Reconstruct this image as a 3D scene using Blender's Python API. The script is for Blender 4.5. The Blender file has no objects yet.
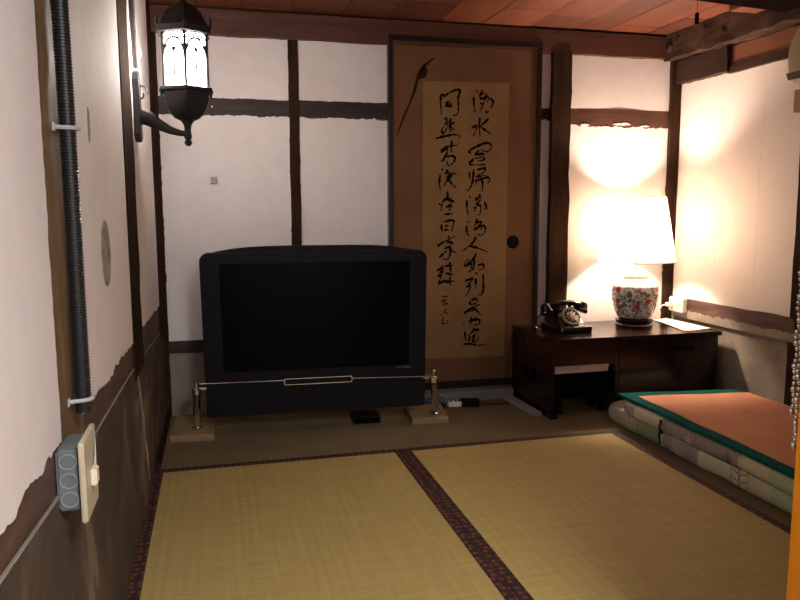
import bpy, bmesh, math, random
from mathutils import Vector, Matrix, noise
random.seed(7)
PI = math.pi
SC = bpy.context.scene
COL = SC.collection

# ---------------------------------------------------------------- camera, world, light, exposure
cam_d = bpy.data.cameras.new('camera'); cam = bpy.data.objects.new('camera', cam_d); COL.objects.link(cam)
cam_d.sensor_width = 36.0
cam_d.lens = 36.0 * 725.63 / 800.0
cam_d.clip_start = 0.02
_F = Vector((0.24596024, 0.96111762, -0.12552485))
_R = Vector((0.96866161, -0.24835834, -0.00357964))
_U = Vector((0.0346156, 0.12071065, 0.99208402))
M = Matrix(((_R.x, _U.x, -_F.x), (_R.y, _U.y, -_F.y), (_R.z, _U.z, -_F.z))).to_4x4()
M.translation = Vector((0.2368, -3.3844, 0.9261))
cam.matrix_world = M
SC.camera = cam
SC.view_settings.view_transform = 'Standard'
SC.view_settings.look = 'None'
SC.view_settings.gamma = 1.0
SC.view_settings.use_curve_mapping = False
SC.view_settings.exposure = 1.9
wd = bpy.data.worlds.new('world'); SC.world = wd; wd.use_nodes = True
wd.node_tree.nodes['Background'].inputs[0].default_value = (0.6, 0.6, 0.65, 1)
wd.node_tree.nodes['Background'].inputs[1].default_value = 0.02

def light(name, kind, loc, power, col, size=0.05, rot=None):
    l = bpy.data.lights.new(name, kind); l.energy = power; l.color = col
    if kind == 'POINT': l.shadow_soft_size = size
    if kind == 'AREA': l.shape = 'DISK'; l.size = size
    o = bpy.data.objects.new(name, l); COL.objects.link(o); o.location = loc
    if rot: o.rotation_euler = rot
    return o
LAMP_X, LAMP_Y = 2.258, -0.20          # table lamp
LAN_X, LAN_Y = 0.168, -0.88           # wall lantern
light('table_lamp_bulb', 'POINT', (LAMP_X, LAMP_Y, 0.83), 15.5, (1.0, 0.74, 0.56), 0.04)
light('lantern_bulb', 'POINT', (LAN_X, LAN_Y, 1.40), 3.0, (1.0, 0.88, 0.82), 0.03)
light('ceiling_lamp_light', 'AREA', (0.75, -3.75, 1.70), 16.0, (1.0, 0.97, 0.96), 0.42)

# brush strokes of the calligraphy: x,z in tenths of a millimetre on the panel
STROKES = """
12970,14580 12940,14230 12990,13620
12970,14530 13140,14570
13060,14470 13220,14520
13170,14510 13400,14680
13380,14650 13630,14770 13900,14780 13810,14420 13830,13990 13790,13700 13640,13610 13550,13650
13230,14270 13270,14060 13490,14040 13340,14250 13160,13970
13260,14190 13410,13980
13130,13490 13250,13340 12980,12890
12950,12890 13140,12790 13320,13200
13150,13190 13350,13280
13460,13500 13410,13280 13410,12900 13600,13010
13640,13310 13410,13120 13660,12950
12720,12520 13070,12620 13590,12720 13880,12690 13880,12560
13470,12440 13560,12330
12950,11970 13360,12170 13830,12230
13240,12110 13300,11870
13520,12360 13450,12110 13540,11870
14720,14800 14800,14720
14600,14530 14600,14180 14670,13770
15040,14840 14920,14570 14900,14410
14840,14590 15190,14700
14900,14410 15160,14410 14900,13780
14900,14190 15110,14220
15280,14660 15160,14470 15350,14530 15280,14260
15400,14480 15580,14320 15520,14070 15430,14100
15170,13820 15380,13820
14910,13560 14890,13100 14930,12630
14470,13030 14770,13150 14590,12650
15380,13520 15060,13240 14940,13100
14970,13100 15240,12940 15510,12780
14330,11940 14650,12130 15190,12360 15490,12290 15490,12090 15250,11950 14950,12060
14390,11940 14480,11830
12950,11880 13190,12000
13300,11920 13070,11500 12950,11500
13240,11670 13540,11730 13680,11590 13540,11350 13310,11290 13250,11510
12990,11120 13070,11040
12930,10850 12890,10410 12960,10100
13340,11100 13220,10880 13480,10960
13220,10680 13600,10910 13750,10820
13540,10820 13250,10520 13130,10290
13310,10710 13490,10440 13750,10220
13280,10050 13310,9800 13080,9580 12960,9110
12870,9470 12960,9410
13020,9580 13550,9760
13310,9630 13620,9580 13310,9360
13200,9300 13520,9360 13370,9130
13140,8960 13610,8990
14330,11930 14420,11880
14890,12020 14720,11800 15140,11860 14900,11640 14660,11660
15080,11700 15150,11560 14780,11500
14660,11630 14420,11330 15260,11340
14400,10970 14430,10640
14620,11110 14580,10580 14430,10190 14260,10080
14780,11080 15200,11170 15140,10970 14850,10850
14730,10740 15240,10840
14790,10570 15330,10730 15450,10580 15330,10420
14760,10640 14730,10360
15030,10750 15090,10360 15060,10030
14410,9830 14470,9750
14290,9630 14290,9300 14370,8880
14940,9940 14920,9750 14680,9570
14680,9660 15040,9800
15010,9690 14800,9410 14980,9380 14980,9010 14870,8900
14710,9350 14710,9070
15190,9580 15300,9240 15160,9210
13000,8510 13030,8200 13090,8140
13090,8590 13600,8670 13560,8310 13500,8130
13180,8400 13380,8420
13120,8200 13410,8230
13360,7920 13420,7800
12830,7390 12900,7510 13300,7720 13710,7890
13240,7640 13590,7580 13180,7300
13120,7300 13430,7380 13430,6960 13240,6770 13090,6850
12890,6890 13120,7080 13300,7250
13420,7240 13750,7110
12770,6240 13070,6400 12890,6090
13070,6520 13010,6120 12890,5610
12830,5950 13130,6230
13420,6680 13480,6280 13430,5600
13130,6460 13660,6500
13190,6120 13660,6030
12890,5610 13250,5760 13700,5690
14330,8610 14390,8560
14270,8420 14310,8080 14430,7880
14840,8750 14690,8360
14720,8520 15020,8580 14910,8300 14670,8190
14610,8190 14910,8350 15210,8380 15240,8120 15030,7930 14850,7990
14900,8470 15090,8180
14790,7870 14550,7510 14070,7170
14370,7430 14920,7300 15410,7090
14770,7080 14680,6820 14200,6430 14260,6660 14440,6770
14260,6430 14570,6540 14440,6140
14690,6820 14640,6310 14380,6140
14870,6470 15170,6500 15170,6320 14930,6240
14750,6100 14900,6040
14240,5720 14640,5820 14390,5510
14780,5840 14810,5500
15170,6060 15180,5490
12950,5800 12860,5540
13430,5780 13490,5500
13190,5650 13680,5750
13040,4970 13310,4990 13250,4840
13070,4850 13040,4650
13200,4880 13130,4710 13310,4760
13040,4570 13320,4640 13190,4470
13250,4410 13190,4240 12930,4020
13190,4190 13430,4120
13140,4020 13080,3660 13350,3690 13260,3840
14210,5730 14510,5750
14390,5640 14480,5350 14240,4930
14270,5420 14510,5470
14780,5750 14790,5340
15180,5730 15180,5210 15030,4990 14940,5050
14470,4720 14530,4540 14820,4630
14520,4740 14770,4820 14880,4700 14640,4510
14160,4090 14580,4360 15070,4550
14640,4450 14640,4250 14340,4200
14700,4360 14890,4180 15060,4010
14160,3620 14210,3570
14560,3930 14530,3490
14410,3670 14770,3830 14870,3940
14650,3750 14990,3760 14960,3530 14650,3520
14230,3210 14260,2920 14290,2730
14770,3360 14590,3140 14410,2970
14650,3220 14970,3270 14600,2900
14530,2970 14410,2670
14780,3070 14660,2720 14790,2660 14980,2940
14140,2570 14540,2570 14970,2470 15400,2520
"""

# ---------------------------------------------------------------- materials
MATS = {}
def nt(name):
    m = bpy.data.materials.new(name); m.use_nodes = True
    t = m.node_tree; b = t.nodes['Principled BSDF']; MATS[name] = m
    return m, t, b
def N(t, kind, **kw):
    n = t.nodes.new(kind)
    for k, v in kw.items():
        if k in n.inputs.keys(): n.inputs[k].default_value = v
        else: setattr(n, k, v)
    return n
def ramp(t, fac, stops, interp='LINEAR'):
    r = t.nodes.new('ShaderNodeValToRGB'); r.color_ramp.interpolation = interp
    e = r.color_ramp.elements
    while len(e) < len(stops): e.new(0.5)
    for i, (p, c) in enumerate(stops):
        e[i].position = p; e[i].color = (*c, 1) if len(c) == 3 else c
    t.links.new(fac, r.inputs[0]); return r.outputs[0]
def coords(t, scale=(1, 1, 1), rot=(0, 0, 0)):
    tc = t.nodes.new('ShaderNodeTexCoord'); mp = t.nodes.new('ShaderNodeMapping')
    mp.inputs['Scale'].default_value = scale; mp.inputs['Rotation'].default_value = rot
    t.links.new(tc.outputs['Object'], mp.inputs[0]); return mp.outputs[0]
def nz(t, vec, scale, detail=5, rough=0.6, dist=0.0):
    n = N(t, 'ShaderNodeTexNoise', Scale=scale, Detail=detail, Roughness=rough, Distortion=dist)
    t.links.new(vec, n.inputs['Vector']); return n.outputs[0]
def bump(t, b, h, strength=0.3, dist=0.002):
    n = N(t, 'ShaderNodeBump', Strength=strength, Distance=dist)
    t.links.new(h, n.inputs['Height']); t.links.new(n.outputs[0], b.inputs['Normal'])
def mixc(t, f, a, b_):
    m = t.nodes.new('ShaderNodeMix'); m.data_type = 'RGBA'
    if isinstance(f, float): m.inputs[0].default_value = f
    else: t.links.new(f, m.inputs[0])
    for i, c in ((6, a), (7, b_)):
        if isinstance(c, tuple): m.inputs[i].default_value = (*c, 1)
        else: t.links.new(c, m.inputs[i])
    return m.outputs[2]
def plain(name, col, rough=0.5, metal=0.0, var=0.0, scale=20, bmp=0.0, spec=0.5, coat=0.0):
    m, t, b = nt(name)
    b.inputs['Roughness'].default_value = rough; b.inputs['Metallic'].default_value = metal
    b.inputs['Specular IOR Level'].default_value = spec
    b.inputs['Coat Weight'].default_value = coat
    v = coords(t); f = nz(t, v, scale)
    lo = tuple(max(0, c * (1 - var)) for c in col); hi = tuple(min(1, c * (1 + var)) for c in col)
    t.links.new(ramp(t, f, [(0.3, lo), (0.7, hi)]), b.inputs['Base Color'])
    if bmp: bump(t, b, f, bmp)
    return m
def wood(name, dark, lite, axis='z', scale=9.0, rough=0.6, bmp=0.4, stretch=0.06, spec=0.35):
    m, t, b = nt(name)
    sc = [1, 1, 1]; sc['xyz'.index(axis)] = stretch
    v = coords(t, tuple(sc))
    f = nz(t, v, scale * 4, 7, 0.65, 0.6); g = nz(t, coords(t), 5.0, 4)
    c = ramp(t, f, [(0.28, dark), (0.72, lite)])
    c2 = mixc(t, ramp(t, g, [(0.35, (0, 0, 0)), (0.7, (0.55, 0.55, 0.55))]), c, dark)
    t.links.new(c2, b.inputs['Base Color'])
    b.inputs['Roughness'].default_value = rough; b.inputs['Specular IOR Level'].default_value = spec
    bump(t, b, f, bmp, 0.003)
    return m
def patchy(name, stops, scale=4.0, rough=0.9, bmp=0.5, fine=60.0, stretch=(1, 1, 1), spec=0.2):
    m, t, b = nt(name)
    v = coords(t, stretch); f = nz(t, v, scale, 8, 0.62, 0.4); g = nz(t, coords(t), fine, 4)
    c = ramp(t, f, stops)
    c = mixc(t, ramp(t, g, [(0.3, (0.15, 0.15, 0.15)), (0.7, (0, 0, 0))]), c, tuple(x * 0.6 for x in stops[0][1]))
    t.links.new(c, b.inputs['Base Color']); b.inputs['Roughness'].default_value = rough
    b.inputs['Specular IOR Level'].default_value = spec
    bump(t, b, g, bmp, 0.003)
    return m

plaster = patchy('white_plaster', [(0.2, (0.68, 0.62, 0.61)), (0.5, (0.73, 0.68, 0.67)), (0.8, (0.76, 0.72, 0.71))], 2.2, 0.75, 0.08, 14)
whiteboard = plain('painted_board', (0.74, 0.68, 0.65), 0.6, var=0.04, scale=3, bmp=0.05)
earth = patchy('brown_earth_wall', [(0.30, (0.045, 0.0312, 0.0228)), (0.48, (0.069, 0.048, 0.0342)), (0.56, (0.102, 0.072, 0.0492)), (0.64, (0.18, 0.138, 0.09))], 3.2, 0.85, 0.6, 55)
concrete = patchy('grey_mortar', [(0.25, (0.16, 0.135, 0.105)), (0.55, (0.27, 0.235, 0.19)), (0.8, (0.36, 0.31, 0.25))], 5.0, 0.9, 0.5, 70)
post_dark = wood('dark_post_wood', (0.0143, 0.0078, 0.0052), (0.0585, 0.02925, 0.01755), 'z', rough=0.95, spec=0.03)
post_ochre = wood('ochre_post_wood', (0.075, 0.045, 0.02), (0.21, 0.13, 0.055), 'z')
beam_wood = wood('reddish_beam_wood', (0.05143, 0.02057, 0.01331), (0.1392, 0.05324, 0.03025), 'x', bmp=0.5)
beam_dark = wood('dark_beam_wood', (0.0132, 0.0078, 0.006), (0.054, 0.03, 0.0228), 'x')
beam_dark_y = wood('dark_side_beam_wood', (0.01593, 0.006615, 0.004095), (0.05915, 0.02389, 0.01418), 'y')
log_wood = wood('gnarled_log_wood', (0.0132, 0.0072, 0.006), (0.132, 0.072, 0.051), 'y', scale=4, bmp=1.0, stretch=0.22, rough=.9, spec=.1)
rail_wood = wood('worn_rail_wood', (0.045, 0.024, 0.0192), (0.132, 0.072, 0.051), 'y', scale=7, bmp=0.8, stretch=0.12)
orange_wood = wood('orange_cedar', (0.15, 0.055, 0.025), (0.25, 0.1, 0.045), 'y', scale=6, bmp=0.15)
pillar_wood = wood('honey_pillar_wood', (0.42, 0.125, 0.003), (0.62, 0.20, 0.006), 'z', scale=8, rough=0.45, bmp=0.1, stretch=0.03)
CB = [wood('ceiling_cedar_%s' % n, d, l, 'y', scale=5, bmp=0.12) for n, d, l in (
    ('light', (0.15, 0.042, 0.018), (0.27, 0.082, 0.036)), ('middle', (0.115, 0.032, 0.015), (0.215, 0.063, 0.03)), ('deep', (0.085, 0.024, 0.013), (0.155, 0.046, 0.025)))]
black_gap = plain('black_backing', (0.012, 0.007, 0.006), 0.95, spec=0.0)
lacq = wood('dark_red_lacquer', (0.008, 0.0022, 0.002), (0.022, 0.005, 0.0045), 'x', scale=5, rough=0.2, bmp=0.03, spec=0.45)
tvblack = plain('black_plastic', (0.008, 0.0075, 0.009), 0.5, var=0.1, spec=0.08)
tvgloss = plain('gloss_screen', (0.002, 0.002, 0.003), 0.25, spec=0.04)
tvdark = plain('dark_recess', (0.004, 0.004, 0.004), 0.8, spec=0.08)
chrome = plain('chrome', (0.8, 0.78, 0.76), 0.12, 1.0)
iron = plain('black_cast_iron', (0.0084, 0.0077, 0.0084), 0.55, var=0.3, scale=60, bmp=0.3)
bake = plain('black_bakelite', (0.008, 0.007, 0.007), 0.16, spec=0.6)
ivory = plain('ivory_plastic', (0.72, 0.64, 0.48), 0.4, var=0.03)
cream_plate = plain('cream_plate', (0.476, 0.42, 0.294), 0.45, var=0.05)
galv = plain('galvanised_grey', (0.162, 0.192, 0.204), 0.42, 0.35, var=0.12, scale=35)
galv_edge = plain('pale_knockout_ring', (0.33, 0.36, 0.372), 0.4, 0.2)
black_rub = plain('black_corrugated_plastic', (0.012, 0.012, 0.014), 0.42)
grey_rub = plain('dim_corrugated_plastic', (0.05, 0.042, 0.038), 0.5)
grey_tie = plain('grey_saddle', (0.385, 0.385, 0.385), 0.5)
white_pl = plain('white_plastic', (0.72, 0.70, 0.62), 0.4)
paper_w = plain('white_paper', (0.78, 0.66, 0.60), 0.8, var=0.05, scale=8)
mag_w = plain('pale_board', (0.294, 0.273, 0.238), 0.7, var=0.1)
pale_sill = plain('pale_grey_sill', (0.18, 0.168, 0.138), 0.8, var=0.1, scale=15)
block_w = wood('pale_block_wood', (0.2145, 0.1402, 0.07012), (0.3465, 0.2393, 0.1237), 'x', scale=10, bmp=0.1)
ink = plain('black_ink', (0.010, 0.006, 0.004), 1.0, spec=0.0)
fus_frame = plain('black_lacquer_frame', (0.012, 0.007, 0.006), 0.3, var=0.2)
fus_paper = patchy('brown_aged_paper', [(0.3, (0.1256, 0.05952, 0.0303)), (0.7, (0.1675, 0.0816, 0.04147))], 3.0, 0.8, 0.05, 90)
sheet_paper = patchy('golden_aged_paper', [(0.3, (0.1934, 0.1099, 0.04808)), (0.7, (0.2579, 0.1501, 0.06478))], 4.0, 0.8, 0.05, 90)
tear_m = plain('torn_paper_edge', (0.03, 0.016, 0.010), 1.0, spec=0.0)
carpet = patchy('brown_floor_felt', [(0.3, (0.1522, 0.112, 0.0595)), (0.7, (0.2048, 0.152, 0.0816))], 3.0, 0.95, 0.5, 220)
green_cloth = plain('green_satin_trim', (0.006, 0.08438, 0.07331), 0.9, var=0.2, scale=12, bmp=0.1, spec=0.05)
pink_cloth = patchy('terracotta_blanket', [(0.3, (0.5022, 0.2226, 0.1318)), (0.7, (0.6417, 0.3035, 0.182))], 4.0, 0.85, 0.3, 160)
silver = plain('mirror_bead', (0.75, 0.75, 0.82), 0.12, 1.0)
ac_body = patchy('beige_ribbed_plastic', [(0.3, (0.609, 0.4759, 0.2846)), (0.7, (0.6743, 0.5265, 0.3277))], 6, 0.6, 0.1)
ac_band = plain('dark_green_band', (0.035, 0.045, 0.02), 0.5)
dial_m = plain('aged_dial_ring', (0.26, 0.22, 0.15), 0.4)
dark_cloth = plain('dark_cord', (0.02, 0.017, 0.015), 0.7)
leaf_white = plain('pale_leaf_print', (0.62, 0.62, 0.55), 0.9)
leaf_dark = plain('dark_leaf_print', (0.06, 0.055, 0.05), 0.9)

def weave():                                    # woven rush of the tatami
    m, t, b = nt('tatami_rush')
    v = coords(t)
    w1 = N(t, 'ShaderNodeTexWave', Scale=38.0, Distortion=0.6, Detail=2.0); w1.bands_direction = 'Y'; t.links.new(v, w1.inputs[0])
    w2 = N(t, 'ShaderNodeTexWave', Scale=11.0, Distortion=1.0, Detail=2.0); w2.bands_direction = 'X'; t.links.new(v, w2.inputs[0])
    g1 = nz(t, coords(t, (0.35, 14, 1)), 9, 4); g2 = nz(t, coords(t, (16, 0.5, 1)), 5, 4); big = nz(t, v, 2.2, 3)
    c = ramp(t, g1, [(0.3, (0.355, 0.259, 0.083)), (0.7, (0.490, 0.371, 0.124))])
    c = mixc(t, ramp(t, g2, [(0.42, (0, 0, 0)), (0.62, (0.35, 0.35, 0.35))]), c, (0.547, 0.427, 0.155))
    c = mixc(t, ramp(t, w1.outputs[1], [(0.0, (0.32, 0.32, 0.32)), (0.5, (0, 0, 0))]), c, (0.270, 0.189, 0.071))
    c = mixc(t, ramp(t, w2.outputs[1], [(0.0, (0.16, 0.16, 0.16)), (0.35, (0, 0, 0))]), c, (0.284, 0.203, 0.081))
    c = mixc(t, ramp(t, big, [(0.4, (0, 0, 0)), (0.7, (0.3, 0.3, 0.3))]), c, (0.383, 0.287, 0.115))
    t.links.new(c, b.inputs['Base Color']); b.inputs['Roughness'].default_value = 0.62
    b.inputs['Specular IOR Level'].default_value = 0.3
    bump(t, b, w1.outputs[1], 0.35, 0.0015)
    return m
def brocade():                                  # red patterned mat border
    m, t, b = nt('red_brocade')
    v = coords(t)
    vo = N(t, 'ShaderNodeTexVoronoi', voronoi_dimensions='2D', Scale=42.0, Randomness=0.45); t.links.new(v, vo.inputs['Vector'])
    c = ramp(t, vo.outputs['Distance'], [(0.0, (0.19, 0.10, 0.05)), (0.16, (0.12, 0.04, 0.025)), (0.30, (0.075, 0.010, 0.009)), (0.50, (0.010, 0.004, 0.003))])
    t.links.new(c, b.inputs['Base Color']); b.inputs['Roughness'].default_value = 0.8
    bump(t, b, vo.outputs['Distance'], 0.3, 0.001)
    return m
def brocade_dark():
    m, t, b = nt('dark_brocade')
    v = coords(t)
    vo = N(t, 'ShaderNodeTexVoronoi', voronoi_dimensions='2D', Scale=46.0, Randomness=0.15); t.links.new(v, vo.inputs['Vector'])
    c = ramp(t, vo.outputs['Distance'], [(0.0, (0.22, 0.11, 0.055)), (0.22, (0.09, 0.03, 0.018)), (0.36, (0.010, 0.005, 0.004))])
    t.links.new(c, b.inputs['Base Color']); b.inputs['Roughness'].default_value = 0.8
    return m
def porcelain():                                # white jar with painted flowers
    m, t, b = nt('floral_porcelain')
    tc = t.nodes.new('ShaderNodeTexCoord'); v = tc.outputs['Object']
    white = (0.80, 0.78, 0.72)
    fl = nz(t, v, 26, 5, 0.6, 1.5)
    gm = ramp(t, fl, [(0.45, (0, 0, 0)), (0.48, (1, 1, 1)), (0.56, (1, 1, 1)), (0.59, (0, 0, 0))])
    sep = t.nodes.new('ShaderNodeSeparateXYZ'); t.links.new(v, sep.inputs[0])
    band = ramp(t, sep.outputs[2], [(0.02, (0, 0, 0)), (0.045, (1, 1, 1)), (0.19, (1, 1, 1)), (0.205, (0, 0, 0))])
    mul = t.nodes.new('ShaderNodeMath'); mul.operation = 'MULTIPLY'; t.links.new(gm, mul.inputs[0]); t.links.new(band, mul.inputs[1])
    c = mixc(t, mul.outputs[0], white, ramp(t, nz(t, v, 60, 2), [(0.4, (0.06, 0.11, 0.06)), (0.6, (0.24, 0.25, 0.17))]))
    vo = N(t, 'ShaderNodeTexVoronoi', Scale=19.0, Randomness=0.9); t.links.new(v, vo.inputs['Vector'])
    cell = ramp(t, vo.outputs['Distance'], [(0.27, (1, 1, 1)), (0.31, (0, 0, 0))])
    sp = t.nodes.new('ShaderNodeSeparateColor'); t.links.new(vo.outputs['Color'], sp.inputs[0])
    hue = ramp(t, sp.outputs[0], [(0.0, (0.55, 0.06, 0.05)), (0.25, (0.55, 0.10, 0.18)), (0.42, (0.62, 0.45, 0.10)), (0.58, (0.13, 0.16, 0.10)), (0.8, (0.14, 0.08, 0.30))], 'CONSTANT')
    mul2 = t.nodes.new('ShaderNodeMath'); mul2.operation = 'MULTIPLY'; t.links.new(cell, mul2.inputs[0]); t.links.new(band, mul2.inputs[1])
    c = mixc(t, mul2.outputs[0], c, hue)
    t.links.new(c, b.inputs['Base Color']); b.inputs['Roughness'].default_value = 0.12
    return m
def bands(name, stops, y0=-2.2, y1=-0.3, bmp=0.25):   # printed colour blocks along the futon
    m, t, b = nt(name)
    tc = t.nodes.new('ShaderNodeTexCoord'); sep = t.nodes.new('ShaderNodeSeparateXYZ'); t.links.new(tc.outputs['Object'], sep.inputs[0])
    mr = t.nodes.new('ShaderNodeMapRange'); mr.inputs['From Min'].default_value = y0; mr.inputs['From Max'].default_value = y1
    t.links.new(sep.outputs[1], mr.inputs[0])
    c = ramp(t, mr.outputs[0], [((p - y0) / (y1 - y0), col) for p, col in stops], 'CONSTANT')
    n = nz(t, tc.outputs['Object'], 18, 5)
    c = mixc(t, ramp(t, n, [(0.4, (0, 0, 0)), (0.75, (0.15, 0.15, 0.15))]), c, (0.16, 0.14, 0.11))
    t.links.new(c, b.inputs['Base Color']); b.inputs['Roughness'].default_value = 0.85
    bump(t, b, n, bmp, 0.01)
    return m
def translucent(name, col, fac=0.75):
    m, t, b = nt(name)
    tr = t.nodes.new('ShaderNodeBsdfTranslucent'); tr.inputs[0].default_value = (*col, 1)
    df = t.nodes.new('ShaderNodeBsdfDiffuse'); df.inputs[0].default_value = (*col, 1)
    mx = t.nodes.new('ShaderNodeMixShader'); mx.inputs[0].default_value = fac
    t.links.new(df.outputs[0], mx.inputs[1]); t.links.new(tr.outputs[0], mx.inputs[2])
    t.links.new(mx.outputs[0], t.nodes['Material Output'].inputs[0])
    t.nodes.remove(b)
    return m
def emit(name, col, s):
    m, t, b = nt(name)
    b.inputs['Emission Color'].default_value = (*col, 1); b.inputs['Emission Strength'].default_value = s
    return m
rush = weave(); heri = brocade(); heri_dark = brocade_dark(); jar_m = porcelain()
shade_m = translucent('lamp_shade_linen', (0.35, 0.31, 0.26), 0.7)
frost_m = emit('lit_frosted_glass', (1.0, 0.88, 0.80), 23.0)     # the lantern's glowing panes
bulb_m = emit('lit_bulb', (1.0, 0.85, 0.65), 12.0)
diff_m = emit('lit_ceiling_diffuser', (1.0, 0.9, 0.78), 3.0)
G1 = (0.42, 0.37, 0.30); CR = (0.66, 0.62, 0.47); GY = (0.34, 0.285, 0.25); GN = (0.22, 0.31, 0.16); YL = (0.60, 0.53, 0.32); LG = (0.44, 0.50, 0.30)
fut_up = bands('futon_print_upper', [(-2.2, LG), (-1.55, YL), (-1.42, GY), (-0.985, CR), (-0.80, G1)])
fut_lo = bands('futon_print_lower', [(-2.2, LG), (-1.555, YL), (-1.44, CR), (-1.20, GY), (-0.99, CR), (-0.955, GN), (-0.80, G1)])

# ---------------------------------------------------------------- mesh builder
class MB:
    def __init__(s): s.v = []; s.f = []
    def add(s, vs, fs):
        o = len(s.v); s.v += [tuple(v) for v in vs]; s.f += [tuple(i + o for i in f) for f in fs]; return s
    def box(s, x0, y0, z0, x1, y1, z1):
        return s.add([(x0, y0, z0), (x1, y0, z0), (x1, y1, z0), (x0, y1, z0), (x0, y0, z1), (x1, y0, z1), (x1, y1, z1), (x0, y1, z1)],
                     [(0, 3, 2, 1), (4, 5, 6, 7), (0, 1, 5, 4), (1, 2, 6, 5), (2, 3, 7, 6), (3, 0, 4, 7)])
    def lathe(s, prof, c=(0, 0, 0), n=24, rot=0.0, axis='z'):
        vs = []; fs = []
        for r, z in prof:
            for k in range(n):
                a = rot + 2 * PI * k / n; p = (r * math.cos(a), r * math.sin(a), z)
                if axis == 'x': p = (z, p[0], p[1])
                if axis == 'y': p = (p[0], z, p[1])
                vs.append((p[0] + c[0], p[1] + c[1], p[2] + c[2]))
        for j in range(len(prof) - 1):
            for k in range(n):
                a, b = j * n + k, j * n + (k + 1) % n
                fs.append((a, b, b + n, a + n))
        if prof[0][0] > 1e-5: fs.append(tuple(range(n))[::-1])
        if prof[-1][0] > 1e-5: fs.append(tuple((len(prof) - 1) * n + k for k in range(n)))
        return s.add(vs, fs)
    def tube(s, pts, r, n=8, cap=True):
        pts = [Vector(p) for p in pts]; R = r if isinstance(r, (list, tuple)) else [r] * len(pts)
        vs = []; fs = []; up = None
        for i, p in enumerate(pts):
            t = (pts[min(i + 1, len(pts) - 1)] - pts[max(i - 1, 0)]).normalized()
            if up is None: up = Vector((0, 0, 1)) if abs(t.z) < 0.9 else Vector((1, 0, 0))
            a = t.cross(up).normalized(); b = a.cross(t).normalized(); up = b
            for k in range(n):
                an = 2 * PI * k / n; q = p + (a * math.cos(an) + b * math.sin(an)) * R[i]; vs.append(q)
        for j in range(len(pts) - 1):
            for k in range(n):
                a, b = j * n + k, j * n + (k + 1) % n; fs.append((a, a + n, b + n, b))
        if cap: fs.append(tuple(range(n))); fs.append(tuple((len(pts) - 1) * n + k for k in range(n))[::-1])
        return s.add(vs, fs)
    def prism(s, poly, fn, d0, d1):
        """poly of (u, v); fn(u, v, d) -> xyz"""
        n = len(poly)
        vs = [fn(u, v, d0) for u, v in poly] + [fn(u, v, d1) for u, v in poly]
        fs = [tuple(range(n)), tuple(range(n, 2 * n))[::-1]] + [(k, k + n, (k + 1) % n + n, (k + 1) % n) for k in range(n)]
        return s.add(vs, fs)
    def ring(s, outer, inner, fn, d0, d1):
        n = len(outer); vs = []
        for P in (outer, inner):
            for d in (d0, d1): vs += [fn(u, v, d) for u, v in P]
        fs = []
        for k in range(n):
            j = (k + 1) % n
            fs += [(k, j, 2 * n + j, 2 * n + k), (n + k, 3 * n + k, 3 * n + j, n + j), (k, n + k, n + j, j), (2 * n + k, 2 * n + j, 3 * n + j, 3 * n + k)]
        return s.add(vs, fs)
    def sphere(s, c, r, n=10, m=6, sq=(1, 1, 1)):
        prof = [(max(1e-6, math.sin(PI * j / m)), -math.cos(PI * j / m)) for j in range(m + 1)]
        vs = []; fs = []
        for a, z in prof:
            for k in range(n):
                t = 2 * PI * k / n; vs.append((c[0] + r * sq[0] * a * math.cos(t), c[1] + r * sq[1] * a * math.sin(t), c[2] + r * sq[2] * z))
        for j in range(m):
            for k in range(n):
                p, q = j * n + k, j * n + (k + 1) % n; fs.append((p, q, q + n, p + n))
        return s.add(vs, fs)
    def xf(s, mat):
        s.v = [tuple(mat @ Vector(v)) for v in s.v]; return s
    def rough(s, amp, sc=12.0, seed=0.0):
        """push every vertex by smooth noise - hand hewn surfaces"""
        out = []
        for v in s.v:
            p = Vector(v) * sc + Vector((seed, seed * 1.7, -seed))
            d = noise.noise_vector(p); out.append((v[0] + d.x * amp, v[1] + d.y * amp, v[2] + d.z * amp))
        s.v = out; return s
    def build(s, name, mat, parent=None, smooth=True, bevel=0.0, ang=35):
        me = bpy.data.meshes.new(name); me.from_pydata(s.v, [], s.f)
        bm = bmesh.new(); bm.from_mesh(me); bmesh.ops.remove_doubles(bm, verts=bm.verts, dist=1e-6)
        bmesh.ops.recalc_face_normals(bm, faces=bm.faces)
        if bevel: bmesh.ops.bevel(bm, geom=[e for e in bm.edges if len(e.link_faces) == 2 and e.calc_face_angle(0) > 0.6], offset=bevel, segments=2, affect='EDGES', clamp_overlap=True)
        bm.to_mesh(me); bm.free()
        me.materials.append(mat)
        if smooth:
            me.shade_smooth(); me.set_sharp_from_angle(angle=math.radians(ang))
        o = bpy.data.objects.new(name, me); COL.objects.link(o)
        if parent: o.parent = parent
        return o
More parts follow.
